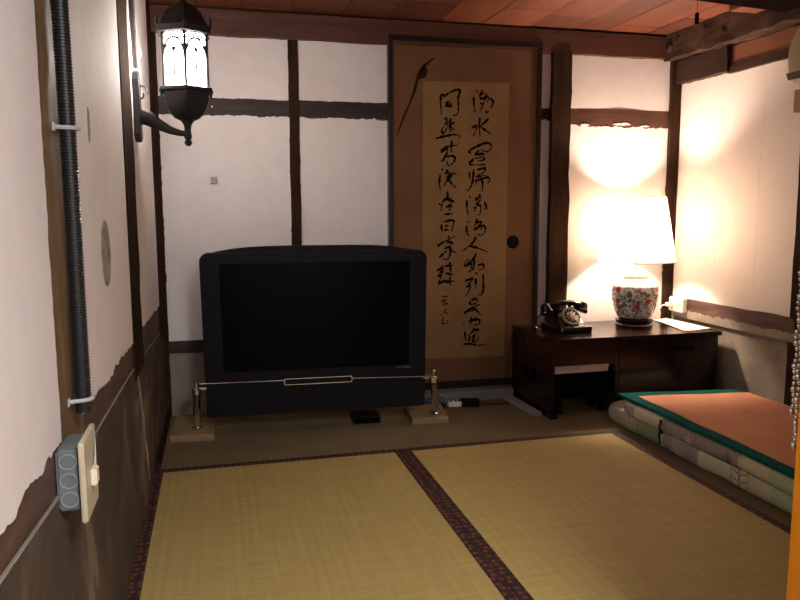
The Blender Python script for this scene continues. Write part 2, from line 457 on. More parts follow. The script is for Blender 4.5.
def beam(x0, y0, z0, x1, y1, z1, amp=0.004, seed=0.0, seg=26, sc=9.0):
    """a hewn timber: box cut into segments along its longest side, then roughened"""
    m = MB(); L = [x1 - x0, y1 - y0, z1 - z0]; ax = L.index(max(L)); lo = [x0, y0, z0]; hi = [x1, y1, z1]
    o = [a for a in range(3) if a != ax]; cs = 3; ringp = []
    for a, b in [(i / cs, 0) for i in range(cs)] + [(1, i / cs) for i in range(cs)] + [(1 - i / cs, 1) for i in range(cs)] + [(0, 1 - i / cs) for i in range(cs)]:
        ringp.append((a, b))
    n = len(ringp); vs = []; fs = []
    for k in range(seg + 1):
        for a, b in ringp:
            p = [0, 0, 0]; p[ax] = lo[ax] + L[ax] * k / seg; p[o[0]] = lo[o[0]] + L[o[0]] * a; p[o[1]] = lo[o[1]] + L[o[1]] * b; vs.append(p)
    for j in range(seg):
        for k in range(n):
            a, b = j * n + k, j * n + (k + 1) % n; fs.append((a, b, b + n, a + n))
    fs += [tuple(range(n)), tuple(seg * n + k for k in range(n))]
    m.add(vs, fs)
    return m.rough(amp, sc, seed + x0 * 3 + z0 * 5 + y0 * 7)
def tag(o, label=None, cat=None, group=None, kind=None):
    if label: o['label'] = label
    if cat: o['category'] = cat
    if group: o['group'] = group
    if kind: o['kind'] = kind
    return o
def thing(name, label, cat, loc=(0, 0, 0), rz=0.0, group=None):
    o = bpy.data.objects.new(name, None); COL.objects.link(o); o.location = loc; o.rotation_euler = (0, 0, rz)
    o.empty_display_size = 0.05
    return tag(o, label, cat, group)
def one(name, mb, mat, label, cat, group=None, **kw):
    return tag(mb.build(name, mat, **kw), label, cat, group)
FX = lambda u, v, d: (u, d, v)        # drawn on an x-z plane, depth along y
FY = lambda u, v, d: (d, u, v)        # drawn on a y-z plane, depth along x
FZ = lambda u, v, d: (u, v, d)        # drawn on the floor plane, depth along z
def rrect(x0, z0, x1, z1, r, n=6):
    r4 = r if isinstance(r, tuple) else (r,) * 4; out = []
    for (cx, cz, a0), rr in zip(((x1, z1, 0), (x0, z1, 90), (x0, z0, 180), (x1, z0, 270)), r4):
        px = cx - rr if cx == x1 else cx + rr; pz = cz - rr if cz == z1 else cz + rr
        for k in range(n + 1):
            a = math.radians(a0 + 90 * k / n); out.append((px + rr * math.cos(a), pz + rr * math.sin(a)))
    return out
def ragged(u0, v0, u1, v1, amp=0.006, step=0.012, seed=1, edges=(1, 1, 1, 1)):
    """hand-trowelled outline: bottom, right, top, left edges jittered"""
    rnd = random.Random(seed); out = []
    def run(a, b, on, nrm):
        L = math.dist(a, b); n = max(2, int(L / step)); j = 0
        for k in range(n):
            t = k / n; j = 0.6 * j + rnd.uniform(-amp, amp) * (1 if on and k else 0)
            if on and rnd.random() < 0.05: j += rnd.choice((-1, 1)) * amp * 1.2
            out.append((a[0] + (b[0] - a[0]) * t + nrm[0] * j, a[1] + (b[1] - a[1]) * t + nrm[1] * j))
    run((u0, v0), (u1, v0), edges[0], (0, 1)); run((u1, v0), (u1, v1), edges[1], (1, 0))
    run((u1, v1), (u0, v1), edges[2], (0, 1)); run((u0, v1), (u0, v0), edges[3], (1, 0))
    return out
def quadragged(P, amp=0.005, step=0.012, seed=1, amps=None):
    rnd = random.Random(seed); out = []
    for i in range(4):
        a, b = P[i], P[(i + 1) % 4]; L = math.dist(a, b); n = max(2, int(L / step)); j = 0
        A = amps[i] if amps else amp
        nx, ny = -(b[1] - a[1]) / L, (b[0] - a[0]) / L
        for k in range(n):
            t = k / n; j = 0.6 * j + (rnd.uniform(-A, A) if k else 0)
            out.append((a[0] + (b[0] - a[0]) * t + nx * j, a[1] + (b[1] - a[1]) * t + ny * j))
    return out

# ================================================================ THE ROOM
W = 2.594; CEIL = 1.79; YF = -4.4; YP = -2.62
st = lambda o: tag(o, kind='structure')
floor = st(MB().box(-0.1, YF, -0.1, W + 0.1, 0.1, -0.012).build('floor', carpet, smooth=False))
wall_back = st(MB().box(-0.1, 0.006, -0.012, W + 0.1, 0.1, CEIL + 0.1).build('wall_back', concrete, smooth=False))
wall_left = st(MB().box(-0.1, YF, -0.012, -0.006, 0.006, CEIL + 0.1).build('wall_left', earth, smooth=False))
wall_right = st(MB().box(W + 0.006, YF, -0.012, W + 0.1, 0.006, CEIL + 0.1).build('wall_right', concrete, smooth=False))
wall_front = st(MB().box(-0.1, YF - 0.1, -0.012, W + 0.1, YF, CEIL + 0.1).build('wall_front', plaster, smooth=False))
ceiling = st(MB().box(-0.1, YF, CEIL + 0.016, W + 0.1, 0.1, CEIL + 0.1).build('ceiling', black_gap, smooth=False))

# ceiling boards, each one laid between its seams
xs = [-0.006, 0.20, 0.383, 0.600, 0.83, 1.048, 1.288, 1.50, 1.74, 1.98, 2.144, 2.38, W + 0.006]
rnd = random.Random(4)
for i in range(len(xs) - 1):
    j = -0.06 if i == 2 else -(0.14 + 0.25 * rnd.random()) if i % 3 else -0.9
    cuts = [0.0, j, j - 1.2, YP, YF]
    for a, b in zip(cuts, cuts[1:]):
        z = CEIL + rnd.uniform(-0.002, 0.003)
        MB().box(xs[i] + 0.0015, b + 0.0015, z, xs[i + 1] - 0.0015, a - 0.0015, CEIL + 0.017).build('board', CB[rnd.choice((0, 0, 1, 1, 2)) if i > 4 else rnd.choice((1, 2, 2))], ceiling, smooth=False, bevel=0.0012)

# ---- back wall: timbers and trowelled panels (all children of the wall)
def wpart(name, mb, mat, parent, **kw): return mb.build(name, mat, parent, **kw)
wpart('corner_post', beam(-0.006, -0.022, -0.012, 0.026, 0.01, 1.67, 0.003, 1), post_dark, wall_back)
wpart('post', beam(0.586, -0.016, 0.30, 0.632, 0.01, 1.68, 0.003, 2), post_dark, wall_back)
wpart('post', beam(1.866, -0.045, -0.012, 1.966, 0.01, 1.68, 0.006, 3), post_dark, wall_back)
wpart('corner_post', beam(2.535, -0.035, -0.012, W + 0.003, 0.01, 1.68, 0.004, 4), post_dark, wall_back)
wpart('top_beam', beam(-0.006, -0.040, 1.672, W, 0.01, 1.778, 0.004, 5, 60), beam_wood, wall_back)
wpart('cross_rail', beam(0.02, -0.008, 1.332, 0.59, 0.01, 1.412, 0.003, 6), beam_dark, wall_back)
wpart('cross_rail', beam(0.628, -0.008, 1.338, 1.10, 0.01, 1.413, 0.003, 7), beam_dark, wall_back)
wpart('cross_rail', beam(1.78, -0.008, 1.335, 1.89, 0.01, 1.415, 0.003, 8), beam_dark, wall_back)
wpart('cross_rail', beam(1.958, -0.012, 1.325, 2.54, 0.01, 1.418, 0.004, 9), beam_wood, wall_back)
wpart('sill_rail', beam(0.02, -0.012, 0.278, 1.10, 0.01, 0.336, 0.006, 10), beam_dark, wall_back)
def bpanel(u0, v0, u1, v1, seed, amp=0.004, edges=(1, 1, 1, 1), d=-0.011, mat=plaster):
    return wpart('plaster_panel', MB().prism(ragged(u0, v0, u1, v1, amp, 0.011, seed, edges), FX, 0.006, d), mat, wall_back, ang=20)
bpanel(0.024, 0.330, 0.588, 1.334, 11, 0.004, (1, 1, 1, 1))
bpanel(0.630, 0.330, 1.08, 1.335, 12, 0.004)
bpanel(0.024, 1.411, 0.588, 1.674, 13, 0.002)
bpanel(0.630, 1.412, 1.08, 1.674, 14, 0.0015)
bpanel(1.79, 0.20, 1.870, 1.338, 15, 0.002)
bpanel(1.79, 1.414, 1.870, 1.672, 16, 0.002)
bpanel(1.962, 0.300, 2.538, 1.332, 17, 0.005, d=-0.014)
bpanel(1.962, 1.417, 2.538, 1.672, 18, 0.002)
wpart('mortar_dado', MB().prism(ragged(0.024, -0.012, 1.1, 0.285, 0.004, 0.012, 20, (0, 0, 1, 0)), FX, 0.006, -0.004), concrete, wall_back)
wpart('mortar_dado', MB().prism(ragged(1.79, -0.012, 2.54, 0.302, 0.004, 0.012, 21, (0, 0, 1, 0)), FX, 0.006, -0.004), concrete, wall_back)
# pale chips on the right-hand cross rail
rnd = random.Random(9)
for x, z, w_, h_ in ((2.06, 1.337, .05, .012), (2.27, 1.345, .10, .016), (2.40, 1.337, .05, .010), (0.25, 1.372, .008, .008), (1.84, 1.345, .05, .022)):
    P = [(x + w_ * .5 * math.cos(a) * rnd.uniform(.7, 1.2), z + h_ * .5 * math.sin(a) * rnd.uniform(.6, 1.2)) for a in [2 * PI * k / 14 for k in range(14)]]
    wpart('plaster_chip', MB().prism(P, FX, -0.008, -0.017), plaster, wall_back, smooth=False)

# ---- left wall
def lpanel(P, seed, amps, d=0.006):
    return wpart('plaster_panel', MB().prism(quadragged(P, seed=seed, amps=amps), FY, -0.008, d), plaster, wall_left, ang=20)
wpart('post', beam(-0.02, -2.250, 0.50, 0.004, -2.045, CEIL + 0.01, 0.003, 31, 40), post_ochre, wall_left)
wpart('post', beam(-0.02, -1.235, 0.44, 0.009, -0.985, CEIL + 0.01, 0.003, 32, 40), post_dark, wall_left)
wpart('corner_post', beam(-0.02, -0.205, 0.38, 0.010, 0.0, CEIL + 0.01, 0.003, 38, 40), post_dark, wall_left)
def rail_strip(pts_top, pts_bot, d0, d1, seed):
    top = []; bot = []; r = random.Random(seed)
    def dens(P):
        out = []
        for a, b in zip(P, P[1:]):
            n = max(2, int(abs(b[0] - a[0]) / 0.02))
            for k in range(n): out.append((a[0] + (b[0] - a[0]) * k / n, a[1] + (b[1] - a[1]) * k / n + r.uniform(-.003, .003)))
        out.append(P[-1]); return out
    return MB().prism(dens(pts_top) + dens(pts_bot)[::-1], FY, d0, d1)
rt = [(-4.4, .62), (-2.6, .603), (-2.3, .585), (-1.9, .575), (-1.3, .560), (-.35, .535), (0, .52)]
rb = [(-4.4, .555), (-2.6, .540), (-2.3, .515), (-1.9, .500), (-1.3, .484), (-.35, .425), (0, .40)]
wpart('rail', rail_strip(rt, rb, -0.008, 0.002, 33), rail_wood, wall_left, ang=15)
lpanel([(-4.4, .612), (-2.240, .580), (-2.240, CEIL + .01), (-4.4, CEIL + .01)], 34, (.005, .003, 0, 0))
lpanel([(-2.055, .572), (-1.230, .552), (-1.230, CEIL + .01), (-2.055, CEIL + .01)], 35, (.006, .003, 0, .003))
lpanel([(-0.990, .548), (-.19, .525), (-.19, CEIL + .01), (-0.990, CEIL + .01)], 36, (.005, .003, 0, .003))
# earthen dado stands a finger proud below the rail, with a pale lip along its top
dt_ = [(-4.4, .545), (-2.6, .530), (-2.3, .507), (-1.9, .492), (-1.3, .474), (-.35, .415), (0, .39)]
wpart('earthen_dado', rail_strip(dt_, [(-4.4, -.012), (0, -.012)], -0.007, 0.005, 37), earth, wall_left, ang=15)
wpart('pale_lip', MB().tube([(0.002, y, z + 0.002) for y, z in dt_], 0.0028, 6).rough(.0035, 22), concrete, wall_left)
wpart('crack_strip', MB().tube([(0.004, -1.17 + .22 * k / 9, .462 - .42 * k / 9 + .004 * math.sin(k * 2)) for k in range(10)], [.003, .005, .006, .004, .007, .004, .005, .006, .004, .003], 6).rough(.002, 30), concrete, wall_left)
# grey oval patch and thin slit in the plaster
ov = [(-1.680 + .060 * math.cos(a), .830 + .072 * math.sin(a)) for a in [2 * PI * k / 36 for k in range(36)]]
oval_m = patchy('grey_oval_mortar', [(0.35, (0.13, 0.105, 0.09)), (0.6, (0.33, 0.28, 0.25)), (0.75, (0.42, 0.37, 0.34))], 22, 0.9, 0.8, 60)
op = wpart('oval_patch', MB().prism(ov, FY, 0.004, 0.0085), oval_m, wall_left, ang=20); op['label'] = 'rough grey oval mortar patch'
wpart('slit_patch', MB().prism([(-1.832, 1.062), (-1.822, 1.055), (-1.808, 1.075), (-1.810, 1.118), (-1.822, 1.125)], FY, 0.004, 0.0075), oval_m, wall_left)
st(MB().box(0.003, -0.74, -0.012, 0.022, -0.02, 0.022).build('baseboard_left', post_dark, smooth=False, bevel=0.002))

# ---- right wall
def rpanel(u0, v0, u1, v1, seed, amp, edges=(1, 1, 1, 1), mat=whiteboard, name='wall_board'):
    return wpart(name, MB().prism(ragged(u0, v0, u1, v1, amp, 0.011, seed, edges), FY, W + 0.007, W - 0.004), mat, wall_right, ang=20)
for k, (a, b) in enumerate(((-0.3525, -0.03), (-0.6225, -0.3535), (-0.865, -0.6235))):
    wpart('wall_board', MB().prism(ragged(a, .452, b, 1.548, .0022, .012, 40 + k, (1, 0, 1, 0)), FY, W + .007, W - .004), whiteboard, wall_right, ang=20)
rpanel(-2.6, .46, -0.985, 1.60, 44, 0.002)
wpart('wall_backing', MB().box(W, -4.4, -.012, W + .006, -2.6, CEIL), plaster, wall_right)
wpart('post', beam(W - .018, -0.985, -.012, W + .004, -0.862, 1.545, .003, 45), post_dark, wall_right)
wpart('rail', beam(W - .020, -2.6, .385, W + .004, -.025, .462, .008, 46, 120, 7), rail_wood, wall_right)
wpart('mortar_dado', MB().prism(ragged(-2.6, -.012, -.02, .395, .006, .012, 47, (0, 0, 1, 0)), FY, W + .006, W - .006), concrete, wall_right)
wpart('mortar_smear', MB().prism(ragged(-2.6, .36, -.06, .398, .005, .014, 52, (0, 0, 1, 0)), FY, W + .006, W - .022), concrete, wall_right)
wpart('side_beam', beam(W - .040, -.415, 1.548, W + .004, -.02, 1.664, .006, 48, 20), beam_dark_y, wall_right)
wpart('side_beam', beam(W - .026, -2.6, 1.540, W + .004, -.40, 1.572, .003, 49, 60), beam_dark_y, wall_right)
wpart('cedar_board', beam(W - .016, -2.6, 1.570, W + .004, -.418, 1.660, .0008, 50, 10), orange_wood, wall_right)
wpart('gnarled_log', beam(W - .100, -2.6, 1.664, W + .004, -.022, 1.800, .014, 51, 110, 13), log_wood, ceiling, ang=60)
for cy, cz, r in ((-.05, 1.722, .026), (-.12, 1.752, .018), (-.20, 1.700, .015), (-.33, 1.745, .018), (-.46, 1.715, .014)):
    wpart('knot', MB().sphere((W - .098, cy, cz), r, 12, 8, (.5, 1.3, .9)).rough(.008, 50, cy), beam_dark_y, ceiling)

# ---- ceiling cross beam with its batten, near the right wall
sk = Matrix(((1, 0, 0, 0), (.13, 1, 0, -.30), (0, 0, 1, 0), (0, 0, 0, 1)))
wpart('cross_beam', beam(0.0, -1.12, 1.700, W, -0.855, CEIL + .01, .003, 60, 20).xf(sk), black_gap, ceiling)
wpart('batten', MB().box(2.36, -0.862, 1.738, W, -0.66, CEIL + .002), CB[0], ceiling, bevel=.002)

# ---- sill under the leaning paper panel
st(MB().box(0.98, -0.115, -0.012, 1.655, 0.004, 0.040).build('trim_1', pale_sill, smooth=False, bevel=0.003))

# ---- partition between this room and the front room, with its honey pillar
PX = 0.966
wall_mid = st(MB().box(PX + .15, YP - .07, -.012, W + .006, YP - .03, CEIL + .016).build('wall_partition', plaster, smooth=False))
pil = st(MB().box(PX, YP - .115, -.012, PX + .15, YP, CEIL + .016).build('trim_2', pillar_wood, smooth=False, bevel=.004))
tag(pil, 'honey coloured squared wooden door pillar')

# ================================================================ TATAMI
def tatami(x0, x1, y0, y1, label, group):
    t = thing('tatami_mat', label, 'tatami mat', ((x0 + x1) / 2, (y0 + y1) / 2, -0.012))
    hx, hy = (x1 - x0) / 2, (y1 - y0) / 2
    MB().box(-hx, -hy, 0, hx, hy, 0.012).build('rush_face', rush, t, smooth=False, bevel=.002)
    for s in (-1, 1):
        a, b = (-hx, -hx + .032) if s < 0 else (hx - .032, hx)
        m = MB()
        m.box(a, -hy, .009, b, hy, .0132)
        m.build('border', heri, t, smooth=False)
    MB().box(-hx, hy - .006, .009, hx, hy + .026, .0137).build('end_border', heri_dark, t, smooth=False)
    return t
tatami(0.004, 0.912, -2.60, -0.776, 'left tatami mat with red patterned borders, running along the brown earthen wall', None)
tatami(0.914, 1.832, -2.60, -0.776, 'right tatami mat with red patterned borders, lying beside the folded futon', None)

# ================================================================ FUSUMA PANEL WITH CALLIGRAPHY
fs = thing('calligraphy_panel', 'tall brown sliding-door panel with black frame and brushed calligraphy, leaning on back wall behind desk', 'door panel', (1.422, -0.03, 0.040))
fx, fz = 1.422, 0.040
def FS(x0, z0, x1, z1, y0, y1, name, mat, par=fs, bevel=.0015):
    return MB().box(x0 - fx, y0 + .03, z0 - fz, x1 - fx, y1 + .03, z1 - fz).build(name, mat, par, smooth=False, bevel=bevel)
FS(1.060, .058, 1.785, 1.692, -.036, -.018, 'paper_field', fus_paper, bevel=0)
FS(1.040, .058, 1.060, 1.708, -.048, -.014, 'frame_stile', fus_frame)
FS(1.785, .058, 1.806, 1.708, -.048, -.014, 'frame_stile', fus_frame)
FS(1.040, 1.690, 1.806, 1.712, -.050, -.014, 'frame_rail', fus_frame)
FS(1.040, .040, 1.806, .076, -.050, -.014, 'frame_rail', fus_frame)
sheet = MB().prism([(1.206 - fx, .196 - fz), (1.634 - fx, .186 - fz), (1.640 - fx, 1.521 - fz), (1.209 - fx, 1.514 - fz)], FX, -.0055, -.0066).build('paper_sheet', sheet_paper, fs, smooth=False)
cal = MB()
def stroke(pts, w=.0046):
    P = [Vector((a * 1e-4 - fx, b * 1e-4 - fz)) for a, b in pts]
    Q = []
    for i in range(len(P) - 1):                       # Catmull-Rom through the brush points
        p0, p1, p2, p3 = P[max(i - 1, 0)], P[i], P[i + 1], P[min(i + 2, len(P) - 1)]
        for k in range(5):
            t = k / 5; Q.append(.5 * ((2 * p1) + (p2 - p0) * t + (2 * p0 - 5 * p1 + 4 * p2 - p3) * t * t + (3 * p1 - p0 - 3 * p2 + p3) * t ** 3))
    Q.append(P[-1]); n = len(Q); vs = []
    for i, q in enumerate(Q):
        d = Q[min(i + 1, n - 1)] - Q[max(i - 1, 0)]
        d = d.normalized() if d.length > 1e-9 else Vector((1, 0)); nn = Vector((-d.y, d.x)); t = i / (n - 1)
        ww = w * (.55 + .6 * math.sin(PI * min(1, t * 1.25 + .15)) ** 2 + .25 * math.sin(i * 1.9 + P[0].x * 90)) * (.45 if i in (0, n - 1) else 1)
        for s in (-1, 1): vs.append((q.x + nn.x * ww * s, -.0070, q.y + nn.y * ww * s))
    cal.add(vs, [(2 * i, 2 * i + 1, 2 * i + 3, 2 * i + 2) for i in range(n - 1)])
for ln in STROKES.strip().splitlines():
    pts = [tuple(map(int, p.split(','))) for p in ln.split()]
    small = 12350 < pts[0][0] < 13500 and pts[0][1] < 5200
    stroke(pts, .0032 if small else .0056)
c_o = cal.build('calligraphy', ink, fs, smooth=False); c_o['kind'] = 'stuff'; c_o['label'] = 'two brushed columns of black characters and a small signature'
for P in ([(1.078, 1.262), (1.084, 1.262), (1.120, 1.345), (1.150, 1.415), (1.175, 1.470), (1.190, 1.530), (1.215, 1.575), (1.262, 1.617), (1.262, 1.625), (1.205, 1.585), (1.180, 1.545), (1.160, 1.470), (1.140, 1.412), (1.110, 1.350)],
          [(1.190, 1.520), (1.222, 1.530), (1.232, 1.565), (1.215, 1.585), (1.195, 1.570)]):
    MB().prism([(a - fx, b - fz) for a, b in P], FX, -.0055, -.0068).build('paper_tear', tear_m, fs, smooth=False)
MB().lathe([(.0, -.012), (.026, -.012), (.032, -.009), (.034, -.004)], (1.672 - fx, 0, .758 - fz), 28, 0, 'y').build('finger_pull', tvdark, fs)

# wall stud knob on the plaster
one('wall_stud', MB().box(-.014, -.012, -.014, .014, 0, .014).lathe([(.011, -.020), (.011, -.012)], (0, 0, 0), 14, 0, 'y').xf(Matrix.Translation((.248, -.0115, 1.052))), galv,
    'small square grey stud plate on white plaster above and left of television', 'wall plate', smooth=False)

# ================================================================ TELEVISION
tv = thing('television', 'large black flat television standing on chrome legs before the plaster wall', 'television', (0.648, -0.385, 0.0), math.radians(-3.2))
out = rrect(-.468, .078, .460, .750, (.034, .034, .012, .012), 6)
def tvfn(u, v, d):
    k = (v - .08) / .68; return (u * (0.985 + .02 * k), d, v)
inn = rrect(-.392, .262, .388, .706, .006, 6)
MB().ring(out, inn, tvfn, -.034, .026).build('bezel', tvblack, tv, bevel=.003)
MB().prism(rrect(-.394, .260, .390, .708, .004, 3), tvfn, -.024, .0).build('screen', tvgloss, tv, smooth=False)
back = []
for k in range(21): u = .455 - .910 * k / 20; back.append((u, .735 + .038 * (1 - abs(u / .47) ** 4.0)))
back += [(-.465, .735), (-.455, .095), (.455, .095), (.465, .735)]
MB().prism(back, FX, .024, .070).prism([(a * .9, .1 + (b - .1) * .93) for a, b in back], FX, .068, .125).build('rear_housing', tvblack, tv, bevel=.004)
MB().tube([(-.486, -.040, .222), (0, -.042, .219), (.484, -.040, .207)], .0028, 8).build('chrome_trim', chrome, tv)
pn = MB().prism(rrect(-.145, .203, .135, .226, .006, 3), FX, -.034, -.046).build('control_panel', tvblack, tv, smooth=False)
MB().ring(rrect(-.147, .201, .137, .228, .007, 4), rrect(-.1445, .2035, .1345, .2255, .006, 4), FX, -.043, -.0475).build('chrome_edge', chrome, pn, smooth=False)
for k in range(6):
    MB().box(-.33, -.0365, .112 + k * .014, .33, -.033, .1175 + k * .014).build('grille_slat', tvblack, tv, smooth=False, bevel=.001)
lg = MB()
for k, w_ in enumerate((.006, .005, .007, .006, .008, .007, .008)): lg.box(.330 + k * .0092, -.0350, .2500, .330 + k * .0092 + w_ * .8, -.0338, .2545)
lg.build('maker_mark', galv, tv, smooth=False)
for s, (xb, xt) in ((-1, (-.505, -.500)), (1, (.520, .492))):
    lgz = MB().tube([(xb, .030, .0215), (xt, -.028, .175)], .015, 16).lathe([(.020, 0), (.022, .003), (.022, .008), (.015, .012)], (xb, .030, .0170), 16).build('stand_leg', chrome, tv)
    MB().lathe([(.0, .0), (.018, .0), (.018, .022), (.014, .026), (0, .028)], (xt, -.030, .178), 16).build('clamp', chrome, lgz)
    MB().box(min(xt, xt - s * .05), -.034, .196, max(xt, xt - s * .05), .03, .206).lathe([(.007, -.01), (.007, .02), (.004, .024)], (xt, -.03, .21), 10).build('clamp_bracket', chrome, lgz, bevel=.001)

def slab(name, poly, z0, z1, mat, label, cat, **kw):
    return one(name, MB().prism(poly, FZ, z0, z1), mat, label, cat, smooth=False, **kw)
slab('wooden_board', [(.036, -.405), (.212, -.418), (.216, -.20), (.052, -.10)], -.012, .0165, block_w, 'pale wooden board under the left chrome leg of the television', 'board', bevel=.002)
slab('wooden_board', [(1.048, -.425), (1.212, -.430), (1.240, -.225), (1.066, -.215)], -.012, .0165, block_w, 'pale wooden board under the right chrome leg of the television', 'board', bevel=.002)
sb = thing('set_top_box', 'small black set-top box on the floor under the television', 'box', (.862, -.315, -.012), math.radians(-2))
MB().box(-.060, -.05, .004, .060, .05, .036).build('casing', tvblack, sb, bevel=.003)
MB().box(-.052, -.0515, .010, .052, -.0495, .030).build('front_window', tvgloss, sb, smooth=False)
MB().sphere((.012, -.052, .018), .0018, 8, 5).build('indicator', galv_edge, sb)
for s in (-1, 1): MB().box(s * .05 - .006, -.04, 0, s * .05 + .006, .04, .004).build('foot', dark_cloth, sb)

# power strip and its dark adapters, coiled lead
ps = thing('power_adapter', 'pale rounded plug adapter on floor between television and desk', 'plug', (1.315, -.205, -.012), math.radians(-14))
MB().prism(rrect(-.034, -.018, .034, .018, .014, 5), FZ, .006, .032).build('casing', white_pl, ps, bevel=.004)
for k in (-.016, .004, .022): MB().box(k - .004, -.0105, .0315, k + .004, .0105, .0335).build('socket_slot', tvdark, ps, smooth=False)
ad = thing('black_adapter', 'black power brick beside the pale plug adapter on floor', 'power brick', (1.395, -.19, -.012), math.radians(-20))
MB().prism(rrect(-.048, -.03, .048, .03, .012, 5), FZ, 0, .030).build('casing', tvblack, ad, bevel=.004)
MB().tube([(.05, 0, .012), (.10, .02, .004), (.16, .035, .004), (.20, .06, .004)], .003, 6).build('lead', dark_cloth, ad)
ad2 = thing('black_adapter', 'small black power brick left of the pale plug adapter', 'power brick', (1.225, -.215, -.012), math.radians(10))
MB().prism(rrect(-.036, -.022, .036, .022, .01, 5), FZ, 0, .024).build('casing', tvblack, ad2, bevel=.004)
coil = []
for k in range(60):
    a = k * .42; coil.append((1.255 + .055 * math.cos(a) + .004 * math.sin(k), -.155 + .022 * math.sin(a), .004 + .0009 * k * .6))
one('coiled_cable', MB().tube(coil, .0028, 6), galv, 'grey coiled cable lying by the right chrome leg of television', 'cable')

# ================================================================ DESK
dk = thing('low_desk', 'low dark red lacquered desk carrying the telephone and the lamp', 'desk', (2.10, -.255, -.012))
ox, oy, oz = 2.10, -.255, -.012
def DK(x0, y0, z0, x1, y1, z1, name, mat=lacq, par=dk, bevel=.002):
    return MB().box(x0 - ox, y0 - oy, z0 - oz, x1 - ox, y1 - oy, z1 - oz).build(name, mat, par, bevel=bevel)
DK(1.664, -.494, .325, 2.545, -.056, .345, 'desktop', bevel=.003)
# left side panel with its shaped opening
po = rrect(-.490, .0, -.060, .325, .001, 8)
c_ = (-.275, .145)
pin = []
for k in range(len(po)):
    a = math.atan2((po[k][1] - .16), (po[k][0] + .275)); r = 1 + .22 * math.cos(4 * a) - .08 * math.cos(2 * a)
    pin.append((c_[0] + .125 * r * math.cos(a), c_[1] + .074 * r * math.sin(a)))
MB().ring(po, pin, lambda u, v, d: (d - ox, u - oy, v - oz), 1.668, 1.688).build('side_panel', lacq, dk, bevel=.002)
DK(1.662, -.508, -.012, 1.696, -.060, .018, 'foot_rail')
DK(1.688, -.486, .222, 1.995, -.470, .325, 'apron')
DK(1.995, -.480, .060, 2.535, -.060, .325, 'drawer_case')
dr = DK(2.010, -.4835, .195, 2.520, -.478, .315, 'drawer')
DK(2.24, -.488, .262, 2.40, -.483, .280, 'handle', tvdark, dr)
dr2 = DK(2.010, -.4835, .072, 2.520, -.478, .185, 'drawer')
DK(2.02, -.470, -.012, 2.05, -.440, .062, 'leg'); DK(2.49, -.470, -.012, 2.52, -.440, .062, 'leg')
DK(2.49, -.10, -.012, 2.52, -.07, .062, 'leg')
lb = thing('low_black_stand', 'low black stand on legs tucked in the shadow beneath the desk', 'stand', (1.845, -.27, -.012))
MB().box(-.135, -.17, .070, .135, -.05, .190).build('body', tvdark, lb, bevel=.004)
for sx in (-.105, .115):
    for sy in (-.155, -.065): MB().box(sx - .014, sy - .012, 0, sx + .014, sy + .012, .072).build('leg', tvdark, lb)
wb = thing('pale_box', 'pale flat box lying on the black stand beneath the desk', 'box', (1.845, -.30, .1785))
MB().box(-.135, -.145, 0, .135, -.03, .030).build('tray', paper_w, wb, bevel=.002)
MB().box(-.137, -.147, .022, .137, -.028, .042).build('lid', paper_w, wb, bevel=.002)
slab('pale_board', [(1.592, -.125), (1.640, -.120), (1.652, -.44), (1.618, -.45)], -.012, .006, mag_w, 'pale flat board sticking out along the left foot of the desk', 'board')

# paper on the desk
pp = [(2.430, -.120), (2.538, -.060), (2.538, -.42), (2.375, -.44)]
ppv = MB(); n_ = 10
for i in range(n_ + 1):
    for j in range(n_ + 1):
        u, v = i / n_, j / n_
        x = (pp[0][0] * (1 - u) + pp[1][0] * u) * (1 - v) + (pp[3][0] * (1 - u) + pp[2][0] * u) * v
        y = (pp[0][1] * (1 - u) + pp[1][1] * u) * (1 - v) + (pp[3][1] * (1 - u) + pp[2][1] * u) * v
        ppv.v.append((x, y, .3462 + .0012 * (1 + math.sin(u * 5 + v * 3))))
for i in range(n_):
    for j in range(n_):
        a = i * (n_ + 1) + j; ppv.f.append((a, a + 1, a + n_ + 2, a + n_ + 1))
pb = len(ppv.v); ppv.v += [(x, y, z - .0009) for x, y, z in ppv.v]
ppv.f += [tuple(q + pb for q in f[::-1]) for f in ppv.f[:n_ * n_]]
one('paper_sheet', ppv, paper_w, 'loose sheet of white paper on right end of the desk', 'paper')

# ================================================================ TABLE LAMP
lz = .345
la = thing('table_lamp', 'lit table lamp with white shade and flower-painted porcelain jar base on desk', 'lamp', (LAMP_X, LAMP_Y, lz))
MB().lathe([(.0, .0), (.088, 0), (.092, .004), (.084, .012), (.088, .020), (.092, .028), (.082, .034), (0, .034)], n=40).build('stand', lacq, la)
for k in range(5):
    a = 2 * PI * k / 5; MB().sphere((.080 * math.cos(a), .080 * math.sin(a), .006), .009, 8, 6, (1, 1, .7)).build('foot', lacq, la)
jar = [(.0, .036), (.066, .036), (.082, .042), (.092, .065), (.104, .100), (.112, .140), (.114, .170), (.110, .195), (.098, .214), (.080, .226), (.062, .232), (.060, .240), (.066, .246), (.064, .252), (0, .254)]
J = []
for a, b in zip(jar, jar[1:]):
    for k in range(4): J.append((a[0] + (b[0] - a[0]) * k / 4, a[1] + (b[1] - a[1]) * k / 4))
J.append(jar[-1])
jo = MB().lathe(J, n=48).build('jar_base', jar_m, la, ang=80)
MB().lathe([(.0, .252), (.050, .252), (.052, .258), (.030, .266), (.008, .270), (.008, .36), (.018, .362), (.018, .410), (0, .412)], n=20).build('stem', ivory, la)
MB().sphere((0, 0, .445), .026, 14, 10, (1, 1, 1.25)).build('bulb', bulb_m, la)
MB().lathe([(.187, .318), (.131, .630)], n=56).build('lamp_shade', shade_m, la).data.flip_normals()
